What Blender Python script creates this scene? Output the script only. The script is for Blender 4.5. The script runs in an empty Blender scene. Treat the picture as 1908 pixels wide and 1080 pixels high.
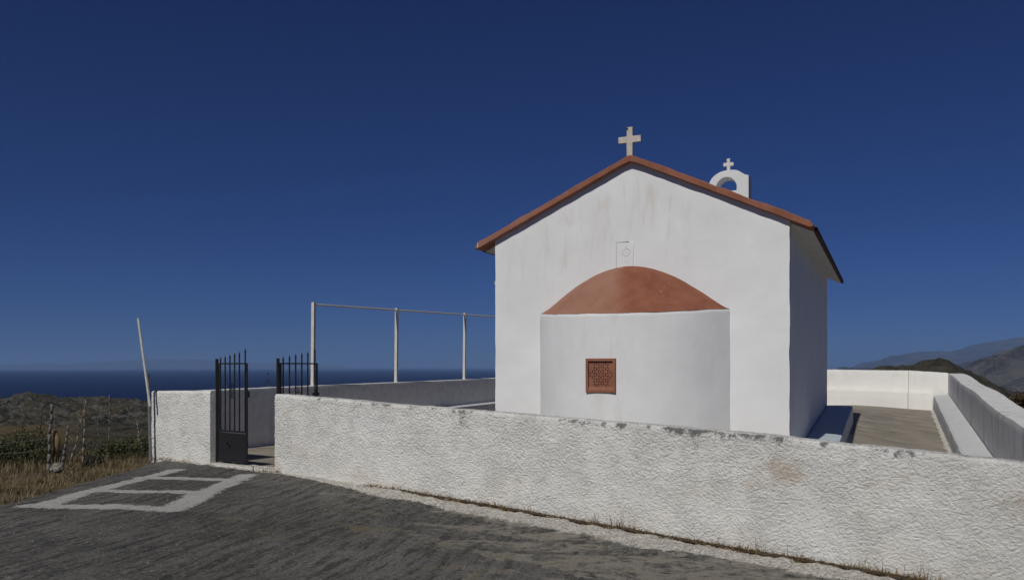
import bpy, bmesh, math, random
from mathutils import Vector, noise
R = math.radians
random.seed(7)
sc = bpy.context.scene
COL = sc.collection

# ------------------------------------------------------------------ camera, sky, sun, exposure
cam_d = bpy.data.cameras.new('camera'); cam = bpy.data.objects.new('camera', cam_d); COL.objects.link(cam)
cam.location = (0, 0, 0); cam.rotation_euler = (R(90), 0, 0)
cam_d.sensor_width = 36; cam_d.lens = 36 * 1550 / 1908
cam_d.shift_y = 143 / 1908
cam_d.clip_start = 0.1; cam_d.clip_end = 400000
sc.camera = cam

SUN_EL, SUN_AZ = 44.0, 24.2 + 5.0          # light travels towards azimuth SUN_AZ (clockwise from +Y)
w = bpy.data.worlds.new('World'); sc.world = w; w.use_nodes = True
nt = w.node_tree; bg = nt.nodes['Background']
sky = nt.nodes.new('ShaderNodeTexSky'); sky.sky_type = 'NISHITA'; sky.sun_disc = False
sky.sun_elevation = R(SUN_EL); sky.sun_rotation = R(SUN_AZ + 180)
sky.altitude = 3500; sky.air_density = 1.0; sky.dust_density = 0.1; sky.ozone_density = 6.0
tint = nt.nodes.new('ShaderNodeMix'); tint.data_type = 'RGBA'; tint.blend_type = 'MULTIPLY'; tint.inputs[0].default_value = 1
tint.inputs[7].default_value = (0.22, 0.345, 0.67, 1)
nt.links.new(sky.outputs[0], tint.inputs[6]); nt.links.new(tint.outputs[2], bg.inputs[0])
bg.inputs[1].default_value = 0.05
sd = bpy.data.lights.new('sun', 'SUN'); sun = bpy.data.objects.new('sun', sd); COL.objects.link(sun)
sd.energy = 3.4; sd.angle = R(0.53); sd.color = (1.0, 0.972, 0.90)
sv = Vector((math.sin(R(SUN_AZ)) * math.cos(R(SUN_EL)), math.cos(R(SUN_AZ)) * math.cos(R(SUN_EL)), -math.sin(R(SUN_EL))))
sun.rotation_euler = sv.to_track_quat('-Z', 'Y').to_euler(); sun.location = (-10, -10, 20)
sc.view_settings.view_transform = 'Standard'; sc.view_settings.look = 'None'
sc.view_settings.gamma = 1; sc.view_settings.use_curve_mapping = False
sc.view_settings.exposure = -0.26
sc.render.engine = 'CYCLES'

# ------------------------------------------------------------------ frames
TH = R(24.2); DX, DY = math.sin(TH), math.cos(TH)      # d: along the chapel
AX, AY = -5.771, 13.331                                 # outer corner of the yard at the short wall
def UT(u, t, z=0.0): return Vector((AX + u * DY + t * DX, AY - u * DX + t * DY, z))
WX, WY = 0.81813, -0.57503; BX, BY = -3.308, 11.600     # road wall: s along it, n behind it
def SN(s, n, z=0.0): return Vector((BX + s * WX - n * WY, BY + s * WY + n * WX, z))
def lerp(pts, x):
    if x <= pts[0][0]: return pts[0][1]
    for (a, b), (c, e) in zip(pts, pts[1:]):
        if x <= c: return b + (e - b) * (x - a) / (c - a)
    return pts[-1][1]
def sst(a, b, x):
    x = max(0, min(1, (x - a) / (b - a))); return x * x * (3 - 2 * x)
def fr(x, y, z, o=5, h=0.9): return noise.fractal((x, y, z), h, 2.1, o)     # about -1..1
def zroad(x):
    k = x + 3.1
    k = 0.5 * (k + math.sqrt(k * k + 0.35))             # soft max(x+3.1, 0)
    return -1.62 - 0.053 * (k - 3.1)

# ------------------------------------------------------------------ object helpers
def tag(o, label=None, cat=None, group=None, kind=None):
    if label: o['label'] = label
    if cat: o['category'] = cat
    if group: o['group'] = group
    if kind: o['kind'] = kind
    return o
def empty(name, loc, label, cat, group=None):
    o = bpy.data.objects.new(name, None); COL.objects.link(o); o.location = loc
    o.empty_display_size = 0.2
    return tag(o, label, cat, group)
class MB:
    def __init__(s): s.v = []; s.f = []; s.mi = []; s.at = {}
    def add(s, vs, fs, mi=0):
        b = len(s.v); s.v += [Vector(p) for p in vs]; s.f += [tuple(i + b for i in f) for f in fs]; s.mi += [mi] * len(fs)
    def box(s, o, a, b, c, mi=0):       # corner-centred box: o centre, a b c half vectors
        o, a, b, c = map(Vector, (o, a, b, c))
        vs = [o + i * a + j * b + k * c for i in (-1, 1) for j in (-1, 1) for k in (-1, 1)]
        s.add(vs, [(0, 1, 3, 2), (4, 6, 7, 5), (0, 4, 5, 1), (2, 3, 7, 6), (0, 2, 6, 4), (1, 5, 7, 3)], mi)
    def tube(s, p, q, r0, r1=None, n=8, mi=0):
        p, q = Vector(p), Vector(q); r1 = r0 if r1 is None else r1
        ax = (q - p).normalized(); e = ax.orthogonal().normalized(); g = ax.cross(e)
        vs = []
        for c, r in ((p, r0), (q, r1)):
            vs += [c + r * (math.cos(2 * math.pi * i / n) * e + math.sin(2 * math.pi * i / n) * g) for i in range(n)]
        fs = [(i, (i + 1) % n, n + (i + 1) % n, n + i) for i in range(n)] + [tuple(range(n))[::-1], tuple(range(n, 2 * n))]
        s.add(vs, fs, mi)
    def path(s, pts, rad, n=7, mi=0):
        for i in range(len(pts) - 1): s.tube(pts[i], pts[i + 1], rad[i], rad[i + 1], n, mi)
    def grid(s, F, nu, nv, mi=0, flip=False):
        b = len(s.v)
        for i in range(nu + 1):
            for j in range(nv + 1): s.v.append(Vector(F(i / nu, j / nv)))
        for i in range(nu):
            for j in range(nv):
                a = b + i * (nv + 1) + j; q = (a, a + nv + 1, a + nv + 2, a + 1)
                s.f.append(q[::-1] if flip else q); s.mi.append(mi)
    def prism(s, poly, off, mi=0):      # poly: list of Vectors; off: extrusion vector
        n = len(poly); off = Vector(off)
        s.add(list(poly) + [p + off for p in poly], [tuple(range(n)), tuple(range(n, 2 * n))[::-1]] + [(i, (i + 1) % n, n + (i + 1) % n, n + i) for i in range(n)], mi)
    def build(s, name, mats, parent=None, smooth=False, fix=True):
        me = bpy.data.meshes.new(name); loc = Vector(parent.matrix_basis.translation) if parent else Vector()
        pp = parent
        while pp is not None and pp.parent is not None: pp = pp.parent; loc = Vector(pp.matrix_basis.translation)
        me.from_pydata([p - loc for p in s.v], [], s.f)
        if not isinstance(mats, (list, tuple)): mats = [mats]
        for m in mats: me.materials.append(m)
        if len(mats) > 1: me.polygons.foreach_set('material_index', s.mi)
        for k, vals in s.at.items():
            a = me.attributes.new(k, 'FLOAT', 'POINT'); a.data.foreach_set('value', vals)
        if fix:
            bm = bmesh.new(); bm.from_mesh(me); bmesh.ops.recalc_face_normals(bm, faces=bm.faces); bm.to_mesh(me); bm.free()
        if smooth: me.polygons.foreach_set('use_smooth', [True] * len(me.polygons))
        me.update()
        o = bpy.data.objects.new(name, me); COL.objects.link(o)
        if parent: o.parent = parent          # top-level Empties carry only a location, so local = world - loc
        return o

# ------------------------------------------------------------------ material helpers
class NT:
    def __init__(s, name, rough=0.9, spec=0.2):
        s.m = bpy.data.materials.new(name); s.m.use_nodes = True; s.t = s.m.node_tree
        s.b = s.t.nodes['Principled BSDF']; s.b.inputs['Roughness'].default_value = rough
        s.b.inputs['Specular IOR Level'].default_value = spec
        g = s.t.nodes.new('ShaderNodeNewGeometry'); s.pos = g.outputs['Position']
    def L(s, a, b): s.t.links.new(a, b)
    def inp(s, sock, v):
        if isinstance(v, bpy.types.NodeSocket): s.L(v, sock)
        else: sock.default_value = v
    def mp(s, sc_=(1, 1, 1), rot=(0, 0, 0), vec=None, loc=(0, 0, 0)):
        n = s.t.nodes.new('ShaderNodeMapping'); s.L(vec or s.pos, n.inputs[0]); n.inputs[1].default_value = loc
        n.inputs[2].default_value = rot; n.inputs[3].default_value = sc_; return n.outputs[0]
    def noise(s, scale, detail=6, rough=0.6, dist=0.0, vec=None, col=False):
        n = s.t.nodes.new('ShaderNodeTexNoise'); s.L(vec or s.pos, n.inputs['Vector'])
        n.inputs['Scale'].default_value = scale; n.inputs['Detail'].default_value = detail
        n.inputs['Roughness'].default_value = rough; n.inputs['Distortion'].default_value = dist
        return n.outputs[1 if col else 0]
    def voro(s, scale, vec=None, feat='F1', out=0):
        n = s.t.nodes.new('ShaderNodeTexVoronoi'); n.feature = feat; s.L(vec or s.pos, n.inputs['Vector']); n.inputs['Scale'].default_value = scale
        return n.outputs[out]
    def ramp(s, v, a, b, lo=0.0, hi=1.0):
        n = s.t.nodes.new('ShaderNodeMapRange'); n.interpolation_type = 'SMOOTHSTEP'; s.L(v, n.inputs[0])
        n.inputs[1].default_value = a; n.inputs[2].default_value = b; n.inputs[3].default_value = lo; n.inputs[4].default_value = hi
        return n.outputs[0]
    def math(s, op, a, b=0.0):
        n = s.t.nodes.new('ShaderNodeMath'); n.operation = op; s.inp(n.inputs[0], a); s.inp(n.inputs[1], b); return n.outputs[0]
    def mix(s, f, a, b, mode='MIX'):
        n = s.t.nodes.new('ShaderNodeMix'); n.data_type = 'RGBA'; n.blend_type = mode; s.inp(n.inputs[0], f)
        for k, v in ((6, a), (7, b)): s.inp(n.inputs[k], v if isinstance(v, bpy.types.NodeSocket) else (*v, 1))
        return n.outputs[2]
    def attr(s, name):
        n = s.t.nodes.new('ShaderNodeAttribute'); n.attribute_name = name; return n.outputs['Fac']
    def bump(s, h, strength=1.0, dist=0.01, prev=None):
        n = s.t.nodes.new('ShaderNodeBump'); n.inputs['Strength'].default_value = strength; n.inputs['Distance'].default_value = dist
        s.L(h, n.inputs['Height'])
        if prev: s.L(prev, n.inputs['Normal'])
        return n.outputs[0]
    def out(s, col, nrm=None, rough=None):
        s.inp(s.b.inputs['Base Color'], col if isinstance(col, bpy.types.NodeSocket) else (*col, 1))
        if nrm: s.L(nrm, s.b.inputs['Normal'])
        if rough is not None: s.inp(s.b.inputs['Roughness'], rough)
        return s.m

def m_rough_wall():
    k = NT('rough_whitewash')
    vec = k.mp((1, 1, 1.35), (0.25, 0.1, 0))
    big = k.noise(2.2, 4, 0.6)
    vec2 = k.mix(0.10, vec, k.noise(7, 4, 0.6, 0, vec, True))
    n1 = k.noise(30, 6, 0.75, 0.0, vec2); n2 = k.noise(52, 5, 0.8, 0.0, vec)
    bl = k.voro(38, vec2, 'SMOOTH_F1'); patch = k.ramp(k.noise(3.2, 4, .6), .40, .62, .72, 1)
    c = k.mix(k.ramp(big, .35, .7), (.83, .81, .76), (.88, .87, .835))
    c = k.mix(k.ramp(k.noise(0.9, 5, .65), .56, .74, 0, .55), c, (.66, .58, .47))
    c = k.mix(k.ramp(k.noise(1.5, 6, .7, 0.4, k.mp((1, 1, 1), (0, 0, 0), None, (9, 4, 2))), .56, .75, 0, .16), c, (.55, .56, .57))
    c = k.mix(k.math('MULTIPLY', k.ramp(k.math('ADD', k.attr('warm'), k.math('MULTIPLY', k.math('SUBTRACT', k.noise(7, 6, .7), .5), 1.3)), .25, .9), .62), c, (.60, .48, .36))
    c = k.mix(k.math('MULTIPLY', k.ramp(n1, .30, .44, .7, 0), patch), c, (.42, .41, .385))  # shadow in the roughcast pits painted into the colour where bump noise is low
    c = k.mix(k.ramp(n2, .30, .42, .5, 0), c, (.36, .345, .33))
    fine = k.noise(34, 4, .85); mid = k.noise(13, 6, .8)
    spot = k.ramp(k.math('ADD', k.math('MULTIPLY', k.attr('dirt'), .9), k.math('ADD', k.math('MULTIPLY', k.math('SUBTRACT', fine, .5), 3.4), k.math('MULTIPLY', k.math('SUBTRACT', mid, .5), 2.4))), .62, 1.45)
    c = k.mix(k.math('MULTIPLY', k.math('MULTIPLY', spot, k.ramp(k.attr('dirt'), .02, .3)), .85), c, (.11, .11, .115))
    h = k.math('ADD', n1, k.math('MULTIPLY', n2, .32))
    h = k.math('ADD', h, k.math('MULTIPLY', bl, -.55))
    rough_ = k.math('MULTIPLY', k.ramp(k.noise(1.6, 5, .7), .35, .65, .8, 1.1), k.math('ADD', k.math('MULTIPLY', patch, .6), .4))
    h = k.math('MULTIPLY', h, rough_)
    ck = k.voro(1.1, k.mix(.35, k.pos, k.noise(3, 3, .5, 0, None, True)), 'DISTANCE_TO_EDGE')
    ckm = k.math('MULTIPLY', k.ramp(ck, .002, .006, .7, 0), k.ramp(k.noise(1.1, 3, .6), .5, .62))
    c = k.mix(k.math('MULTIPLY', ckm, .15), c, (.22, .21, .20))
    h = k.math('ADD', h, k.math('MULTIPLY', ckm, -.12))
    return k.out(c, k.bump(h, 1.0, 0.036))
def m_plaster(name, base, stain=(.55, .48, .38), bump=.5, streak=1.0):
    k = NT(name, .85)
    n1 = k.noise(9, 6, .6); n2 = k.noise(55, 4, .6); big = k.noise(1.3, 4, .6)
    c = k.mix(k.ramp(big, .3, .7), tuple(v * .94 for v in base), base)
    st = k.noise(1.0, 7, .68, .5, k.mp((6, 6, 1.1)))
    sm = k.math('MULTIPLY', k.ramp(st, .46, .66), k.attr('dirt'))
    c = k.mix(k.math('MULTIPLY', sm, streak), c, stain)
    c = k.mix(k.ramp(k.noise(23, 5, .7), .66, .78, 0, .35), c, tuple(v * .72 for v in base))
    h = k.math('ADD', n1, k.math('MULTIPLY', n2, .22))
    return k.out(c, k.bump(h, bump, .007))
def m_parapet():      # weathered whitewash with rain streaks of grey mildew
    k = NT('weathered_whitewash', .9)
    n1 = k.noise(6, 6, .6); n2 = k.noise(50, 4, .6)
    st = k.noise(1.0, 7, .7, .25, k.mp((2.2, 2.2, .5)))
    st2 = k.noise(1.0, 5, .6, 0, k.mp((14, 14, .8)))
    a = k.attr('dirt')
    f = k.math('MULTIPLY', k.math('MULTIPLY', k.ramp(k.math('ADD', st, k.math('MULTIPLY', k.math('SUBTRACT', st2, .5), .35)), .50, .72), a), .66)
    c = k.mix(k.ramp(n1, .3, .7), (.62, .62, .61), (.74, .735, .72))
    c = k.mix(f, c, (.20, .20, .20))
    return k.out(c, k.bump(k.math('ADD', n1, k.math('MULTIPLY', n2, .2)), .3, .004))

def m_simple(name, base, var=.12, scale=12, rough=.85, bump=.3, bd=.01, metal=0, c2=None, spec=.2):
    k = NT(name, rough, spec)
    n = k.noise(scale, 6, .62); n2 = k.noise(scale * 5, 4, .6)
    lo = c2 or tuple(v * (1 - var * 2) for v in base)
    c = k.mix(k.ramp(n, .32, .68), lo, base)
    k.b.inputs['Metallic'].default_value = metal
    return k.out(c, k.bump(k.math('ADD', n, k.math('MULTIPLY', n2, .3)), bump, bd))
def m_road():
    k = NT('brushed_concrete', .92)
    wrp = k.noise(.7, 5, .6, 0, None, True)
    v0 = k.mix(.22, k.pos, wrp)
    g1 = k.noise(1.0, 6, .7, .15, k.mp((15, 1.6, 1), vec=k.mp((1, 1, 1), (0, 0, R(12)), v0)))
    g2 = k.noise(1.0, 6, .68, 1.2, k.mp((1.4, 3.0, 1), vec=k.mp((1, 1, 1), (0, 0, R(-8)), v0, (3, 1, 0))))
    gr = k.noise(32, 5, .85); g3 = k.noise(9, 8, .8); sp = k.voro(16)
    big = k.noise(.55, 6, .68)
    c = k.mix(k.ramp(big, .34, .66), (.095, .091, .083), (.165, .157, .143))
    c = k.mix(k.ramp(g1, .40, .56, .75, 0), c, (.028, .027, .025))
    c = k.mix(k.ramp(g3, .52, .66, 0, .65), c, (.20, .19, .175))
    c = k.mix(k.ramp(gr, .52, .66, 0, .75), c, (.26, .25, .235))
    c = k.mix(k.ramp(gr, .48, .36, 0, .8), c, (.020, .020, .019))
    sand = k.ramp(k.math('ADD', k.math('MULTIPLY', k.attr('sand'), .72), k.math('ADD', k.math('MULTIPLY', k.math('SUBTRACT', g2, .5), 3.0), k.math('MULTIPLY', k.math('SUBTRACT', g3, .5), 2.2))), .45, .95)
    c = k.mix(k.math('MULTIPLY', sand, .80), c, (.30, .272, .228))
    c = k.mix(k.math('MULTIPLY', k.ramp(k.math('ADD', g2, k.math('MULTIPLY', k.math('SUBTRACT', g3, .5), .6)), .60, .70), k.attr('tracks')), c, (.15, .125, .07))
    limn = k.math('ADD', k.math('MULTIPLY', k.math('SUBTRACT', k.noise(9, 8, .8, .3), .5), 1.1), k.math('MULTIPLY', k.math('SUBTRACT', gr, .5), .5))
    lime = k.ramp(k.math('ADD', k.attr('lime'), limn), .42, .62)
    limc = k.mix(k.ramp(k.noise(30, 6, .78), .38, .62), (.27, .25, .22), (.68, .645, .59))
    c = k.mix(lime, c, limc)
    pn = k.math('ADD', k.math('MULTIPLY', k.math('SUBTRACT', gr, .5), 3.2), k.math('MULTIPLY', k.math('SUBTRACT', g1, .5), 1.2))
    pn = k.math('ADD', pn, k.math('MULTIPLY', k.math('SUBTRACT', g3, .5), 1.6))
    c = k.mix(k.math('MULTIPLY', k.math('MULTIPLY', k.ramp(k.math('ADD', k.attr('paint'), pn), .34, .80), k.ramp(k.attr('paint'), .05, .35)), .9), c, (.47, .455, .43))
    c = k.mix(k.ramp(sp, .12, .07, 0, .7), c, (.33, .32, .30))
    h = k.math('ADD', k.math('MULTIPLY', g1, 1.0), k.math('MULTIPLY', gr, .28))
    h = k.math('ADD', h, k.math('ADD', k.math('MULTIPLY', g2, .5), k.math('MULTIPLY', g3, .45)))
    return k.out(c, k.bump(h, 1.0, .030))
def m_floor():
    k = NT('courtyard_concrete', .92)
    n = k.noise(1.3, 6, .65, .4); st = k.noise(1.0, 7, .72, .5, k.mp((1.5, 3.2, 1), vec=k.mp((1, 1, 1), (0, 0, TH))))
    c = k.mix(k.ramp(n, .3, .7), (.23, .205, .17), (.34, .30, .245))
    c = k.mix(k.ramp(st, .47, .70, 0, .75), c, (.10, .095, .085))
    c = k.mix(k.ramp(k.noise(40, 4, .7), .5, .75, 0, .4), c, (.36, .33, .28))
    return k.out(c, k.bump(k.math('ADD', st, k.noise(60, 4, .6)), .5, .012))
def m_lime():
    k = NT('limewash_edge', .9)
    n = k.noise(22, 6, .7)
    return k.out(k.mix(k.ramp(n, .36, .6), (.40, .37, .32), (.66, .63, .57)), k.bump(n, .9, .02))
def m_red():
    k = NT('red_painted_plaster', .88)
    n = k.noise(3.5, 6, .65, .3); n2 = k.noise(45, 5, .7)
    c = k.mix(k.ramp(n, .3, .7), (.21, .078, .046), (.29, .112, .066))
    c = k.mix(k.math('MULTIPLY', k.attr('dirt'), k.ramp(n, .25, .6, .6, 1)), c, (.32, .165, .115))
    c = k.mix(k.ramp(n2, .60, .72, 0, .7), c, (.11, .055, .04))
    c = k.mix(k.ramp(k.noise(8, 7, .75, .4), .60, .68, 0, .5), c, (.38, .25, .19))
    return k.out(c, k.bump(k.math('ADD', n, k.math('MULTIPLY', n2, .4)), .5, .015))
def m_land():
    k = NT('rocky_scrub', .95)
    n = k.noise(.075, 8, .72); nm = k.noise(.22, 7, .72); nf = k.voro(.32, k.mp((1, 1, 1.6)))
    a = k.attr('rock'); fl = k.attr('field')
    c = k.mix(k.ramp(n, .4, .6), (.028, .030, .018), (.098, .084, .055))
    c = k.mix(k.math('MULTIPLY', k.ramp(nm, .50, .58), a), c, (.135, .13, .12))
    c = k.mix(k.math('MULTIPLY', k.ramp(nf, .25, .05), .8), c, (.016, .019, .010))
    c = k.mix(k.ramp(k.voro(.35), .20, .10, 0, .8), c, (.17, .165, .15))
    c = k.mix(fl, c, (.15, .112, .052))
    return k.out(c, k.bump(k.math('ADD', nm, k.math('MULTIPLY', k.noise(1.1, 5, .7), .4)), 1.0, 2.5))
def m_mount(name, c1, c2, s):
    k = NT(name, .95)
    n = k.noise(.0022 * s, 8, .7); nm = k.noise(.03 * s, 7, .8)
    c = k.mix(k.ramp(n, .42, .58), c1, c2)
    c = k.mix(k.ramp(nm, .54, .64, 0, .8), c, tuple(min(.4, v * 2.0) for v in c2))
    return k.out(c, k.bump(nm, 1.0, 60 / s))
def m_sea():
    k = NT('sea_water', .45, .05)
    n = k.noise(.0016, 5, .6, 0, k.mp((1, 5, 1))); n2 = k.noise(.03, 6, .7, 0, k.mp((1, 2.2, 1)))
    return k.out(k.mix(k.ramp(n, .35, .65), (.001, .006, .036), (.002, .009, .047)), k.bump(n2, 1, 2.0))
def m_grass(name, c1, c2, scale=3):
    k = NT(name, .9); n = k.noise(scale, 4, .7)
    k.b.inputs['Subsurface Weight'].default_value = 0
    return k.out(k.mix(k.ramp(n, .35, .65), c1, c2))
def m_leaf(name, c1, c2):
    k = NT(name, .65, .3); n = k.noise(9, 4, .7)
    return k.out(k.mix(k.ramp(n, .35, .65), c1, c2))

M = dict(
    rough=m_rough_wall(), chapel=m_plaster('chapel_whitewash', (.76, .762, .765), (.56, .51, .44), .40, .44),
    blue=m_simple('pale_blue_paint', (.52, .585, .63), .06, 7, .6, .3), parapet=m_parapet(),
    far=m_plaster('smooth_whitewash', (.80, .785, .75), (.5, .45, .38), .35, .4),
    bench=m_plaster('bench_whitewash', (.60, .61, .615), (.45, .44, .42), .35, .5),
    road=m_road(), floor=m_floor(), lime=m_lime(), red=m_red(),
    soffit=m_simple('cream_soffit', (.78, .75, .69), .08, 6, .9, .3), tile=m_simple('old_clay_tile', (.14, .07, .05), .3, 14, .9, .6),
    iron=m_simple('black_iron', (.018, .018, .019), .2, 30, .55, .5, .004, .0, None, .4),
    marble=m_simple('stained_marble', (.62, .56, .49), .14, 16, .7, .2), palemarble=m_simple('pale_marble', (.70, .68, .63), .08, 16, .7, .2), black=m_simple('dark_hole', (.012, .010, .010)),
    pole=m_simple('white_painted_steel', (.66, .63, .58), .1, 20, .55, .2, .003), grey=m_simple('weathered_grey_wood', (.20, .185, .165), .25, 25, .9, .8),
    greypost=m_simple('dull_galvanised_steel', (.21, .21, .205), .2, 25, .6, .3, .003), stone=m_simple('grey_stone', (.26, .24, .21), .2, 9, .95, 1, .03),
    land=m_land(), sea=m_sea(), soil=m_simple('dry_verge_soil', (.13, .10, .065), .25, 5, .95, 1, .03),
    dry=m_grass('dry_grass', (.12, .092, .048), (.25, .20, .12)), dry2=m_grass('brown_weeds', (.12, .075, .03), (.26, .17, .08), 8),
    green=m_leaf('shrub_leaves', (.032, .042, .014), (.085, .088, .032)), olive=m_leaf('olive_leaves', (.022, .030, .012), (.060, .065, .028)),
    brownleaf=m_leaf('rusty_leaves', (.10, .045, .02), (.17, .08, .035)), bark=m_simple('dry_bark', (.13, .095, .06), .3, 18, .95, .8),
    palebark=m_simple('pale_dead_stalk', (.30, .25, .17), .25, 18, .95, .6), wire=m_simple('rusty_wire', (.12, .10, .085), .1, 18, .7, .1),
)

# ------------------------------------------------------------------ distant setting: sea, land, mountains
def kx(px): return (px - 954) / 1550
SEA = -92.0
mb = MB()
nr, na = 60, 96
vs = [(0, 0, SEA)]; fs = []
for i in range(nr):
    r = 300 * (100000 / 300) ** (i / (nr - 1))
    for j in range(na): vs.append((r * math.sin(2 * math.pi * j / na), r * math.cos(2 * math.pi * j / na), SEA))
for j in range(na): fs.append((0, 1 + (j + 1) % na, 1 + j))
for i in range(nr - 1):
    for j in range(na):
        a = 1 + i * na + j; b = 1 + i * na + (j + 1) % na; fs.append((a, b, b + na, a + na))
mb.add(vs, fs); sea = mb.build('sea', M['sea'], fix=False); tag(sea, kind='structure')

# land: height profile by azimuth (crest height over depth) and by depth
CREST = [(-3000, .0395), (-400, -.036), (0, -.0425), (40, -.036), (62, -.0345), (82, -.0375), (110, -.0392), (150, -.040), (190, -.0408), (283, -.0445), (420, -.048),
         (700, -.06), (1300, -.05), (1560, -.014), (1640, -.0050), (1690, -.0012), (1715, .0035), (1738, .0078), (1762, .0082), (1778, .0035), (1800, -.0045), (1850, -.0195), (1908, -.037), (2050, -.06), (2600, -.06), (5000, -.05)]
def site(x, y):     # 1 inside the plateau that carries road and yard
    u = (x - AX) * DY - (y - AY) * DX; t = (x - AX) * DX + (y - AY) * DY
    du = max(-1.0 - u, u - 13.2, 0); dt = max(t - 19.2, 0)
    if y < 13.3: du = max(-6.5 - x if x < 0 else 0, 0) if u < 5 else du
    return math.hypot(du, dt)
def land_z(x, y):
    r = math.hypot(x, y)
    if y > 0.05 * r: px = 954 + 1550 * x / y
    else: px = -30000 if x < 0 else 31000
    right = sst(1000, 1400, px)
    Rc = 470 + (330 - 470) * right
    rr = y if y > .5 * r else .5 * r + max(0, y) * 0
    rr = max(rr, .5 * r) if y < .5 * r else y
    c = lerp(CREST, px)
    zc = c * Rc
    zv = lerp([(0, -17.5), (1, -20.0)], right); Rv = Rc * .47
    if rr < Rv:
        d = site(x, y)
        z = -1.95 - .0 * d - (-1.95 - zv) * (min(1, d / max(1, Rv - 20))) ** .62
        if d < 2.5: z = -1.95 - (z * -1 - 1.95) * d / 2.5 if d > 0 else -1.95
    elif rr < Rc: z = zv + (zc - zv) * (lambda q: q * q * (3 - 2 * q))((rr - Rv) / (Rc - Rv))
    else: z = zc + (SEA - 8 - zc) * min(1, ((rr - Rc) / (Rc * 1.6))) ** 1.5
    far = sst(25, 160, rr) * (1 - .3 * right)
    n = fr(x * .012, y * .012, 1.3, 7, .75)
    n2 = abs(fr(x * .05, y * .05, 4.1, 5, .7))
    z += (1 - .38 * right) * far * (n * 4.2 * sst(100, 400, rr) + n2 * 3.4 * sst(180, 380, rr) - 1.5 + 2.4 * abs(fr(x * .14, y * .14, 2.2, 4, .6)) * sst(200, 300, rr))
    return z
mb = MB(); na, nr = 700, 380; rock = []; fld = []
A0, A1 = R(-100), R(100)
for i in range(nr + 1):
    r = 3 * (200 / 3) ** (i / 90) if i <= 90 else 200 + 300 * (i - 90) / 230 if i <= 320 else 500 * 3 ** ((i - 320) / 60)
    for j in range(na + 1):
        a = A0 + (A1 - A0) * j / na
        x, y = r * math.sin(a), r * math.cos(a)
        mb.v.append(Vector((x, y, land_z(x, y))))
        px = 954 + 1550 * x / y if y > 1 else -9999
        rock.append(sst(230, 330, r) if px < 1200 else .35)
        fld.append(sst(190, 205, y) * (1 - sst(245, 262, y)) * (1 - sst(120, 150, px + 22 * fr(y * .05, 0, 0))) + .2 * sst(195, 205, y) * (1 - sst(228, 238, y)) * (1 - sst(285, 310, px)))
for i in range(nr):
    for j in range(na):
        a = i * (na + 1) + j; mb.f.append((a, a + 1, a + na + 2, a + na + 1)); mb.mi.append(0)
mb.at = {'rock': rock, 'field': fld}
land = mb.build('terrain', M['land'], smooth=True, fix=False); tag(land, kind='structure')

def ridge(name, crest, Yc, back, front, mat, seed, amp, px0, px1, nx=420, nr=46):
    mb = MB()
    for i in range(nx + 1):
        px = px0 + (px1 - px0) * i / nx
        for j in range(nr + 1):
            q = j / nr * 2 - 1                       # -1 near foot .. 0 crest .. 1 far foot
            Y = Yc + (front if q < 0 else back) * q
            x = kx(px) * Y
            zc = lerp(crest, px) * Yc
            f = (1 - abs(q)) ** (1.25)
            n = fr(x / amp[1], Y / amp[1], seed, 7, .72)
            n2 = 1 - 2 * abs(fr(x / amp[1] * .6, Y / amp[1] * .6, seed + 5, 6, .8))
            z = SEA - 6 + (zc - SEA + 6) * f + (amp[0] * (n + .6 * n2) * min(1, (1 - abs(q)) * 4)) * (.25 + .75 * min(1, abs(q) * 5))* sst(0, 60, (zc - SEA))
            mb.v.append(Vector((x, Y, z)))
    for i in range(nx):
        for j in range(nr):
            a = i * (nr + 1) + j; mb.f.append((a, a + nr + 1, a + nr + 2, a + 1)); mb.mi.append(0)
    return tag(mb.build(name, mat, smooth=True, fix=False), kind='structure')
H_ = 1 / 1550
ridge('rocky_mountain', [(1770, -.030), (1788, -.016), (1806, -.006), (1822, .004), (1838, .010), (1850, .015), (1862, .0185), (1876, .0200), (1892, .0235), (1910, .0262), (1960, .035), (2100, .06), (2400, .075), (3200, .06)],
      4300, 1800, 1250, M.setdefault('mtA', m_mount('grey_limestone_slope', (.070, .060, .042), (.20, .185, .16), 2.2)), 3.3, (55, 420), 1765, 3200, 700, 90)
ridge('coastal_hills', [(1640, -.0045), (1700, -.0022), (1770, -.001), (1782, .001), (1800, .004), (1830, .0085), (1850, .012), (1908, .022), (2100, .04), (3000, .03)],
      8500, 3000, 2200, M.setdefault('mtB', m_mount('dark_scrub_slope', (.050, .052, .045), (.11, .105, .09), 1.2)), 8.1, (70, 900), 1560, 3000, 500, 60)
ridge('far_mountains', [(1560, -.006), (1630, -.001), (1652, .0065), (1668, .0110), (1690, .0145), (1712, .0165), (1752, .0178), (1768, .0160), (1785, .0205), (1812, .0265), (1842, .0292), (1890, .0338), (1912, .0345), (2100, .043), (3000, .03)],
      17000, 6000, 5000, M.setdefault('mtC', m_mount('pale_far_slope', (.09, .085, .08), (.16, .15, .14), .6)), 5.7, (130, 2100), 1560, 3000, 460, 60)
ridge('far_island', [(-400, -.003), (-150, .001), (0, .003), (70, .0042), (130, .003), (200, .0062), (260, .0085), (330, .0088), (380, .0078), (430, .0055), (520, .004), (600, .0015), (660, -.003)],
      36000, 6000, 5000, M['mtC'], 2.2, (90, 4000), -420, 680, 200, 24)

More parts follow.
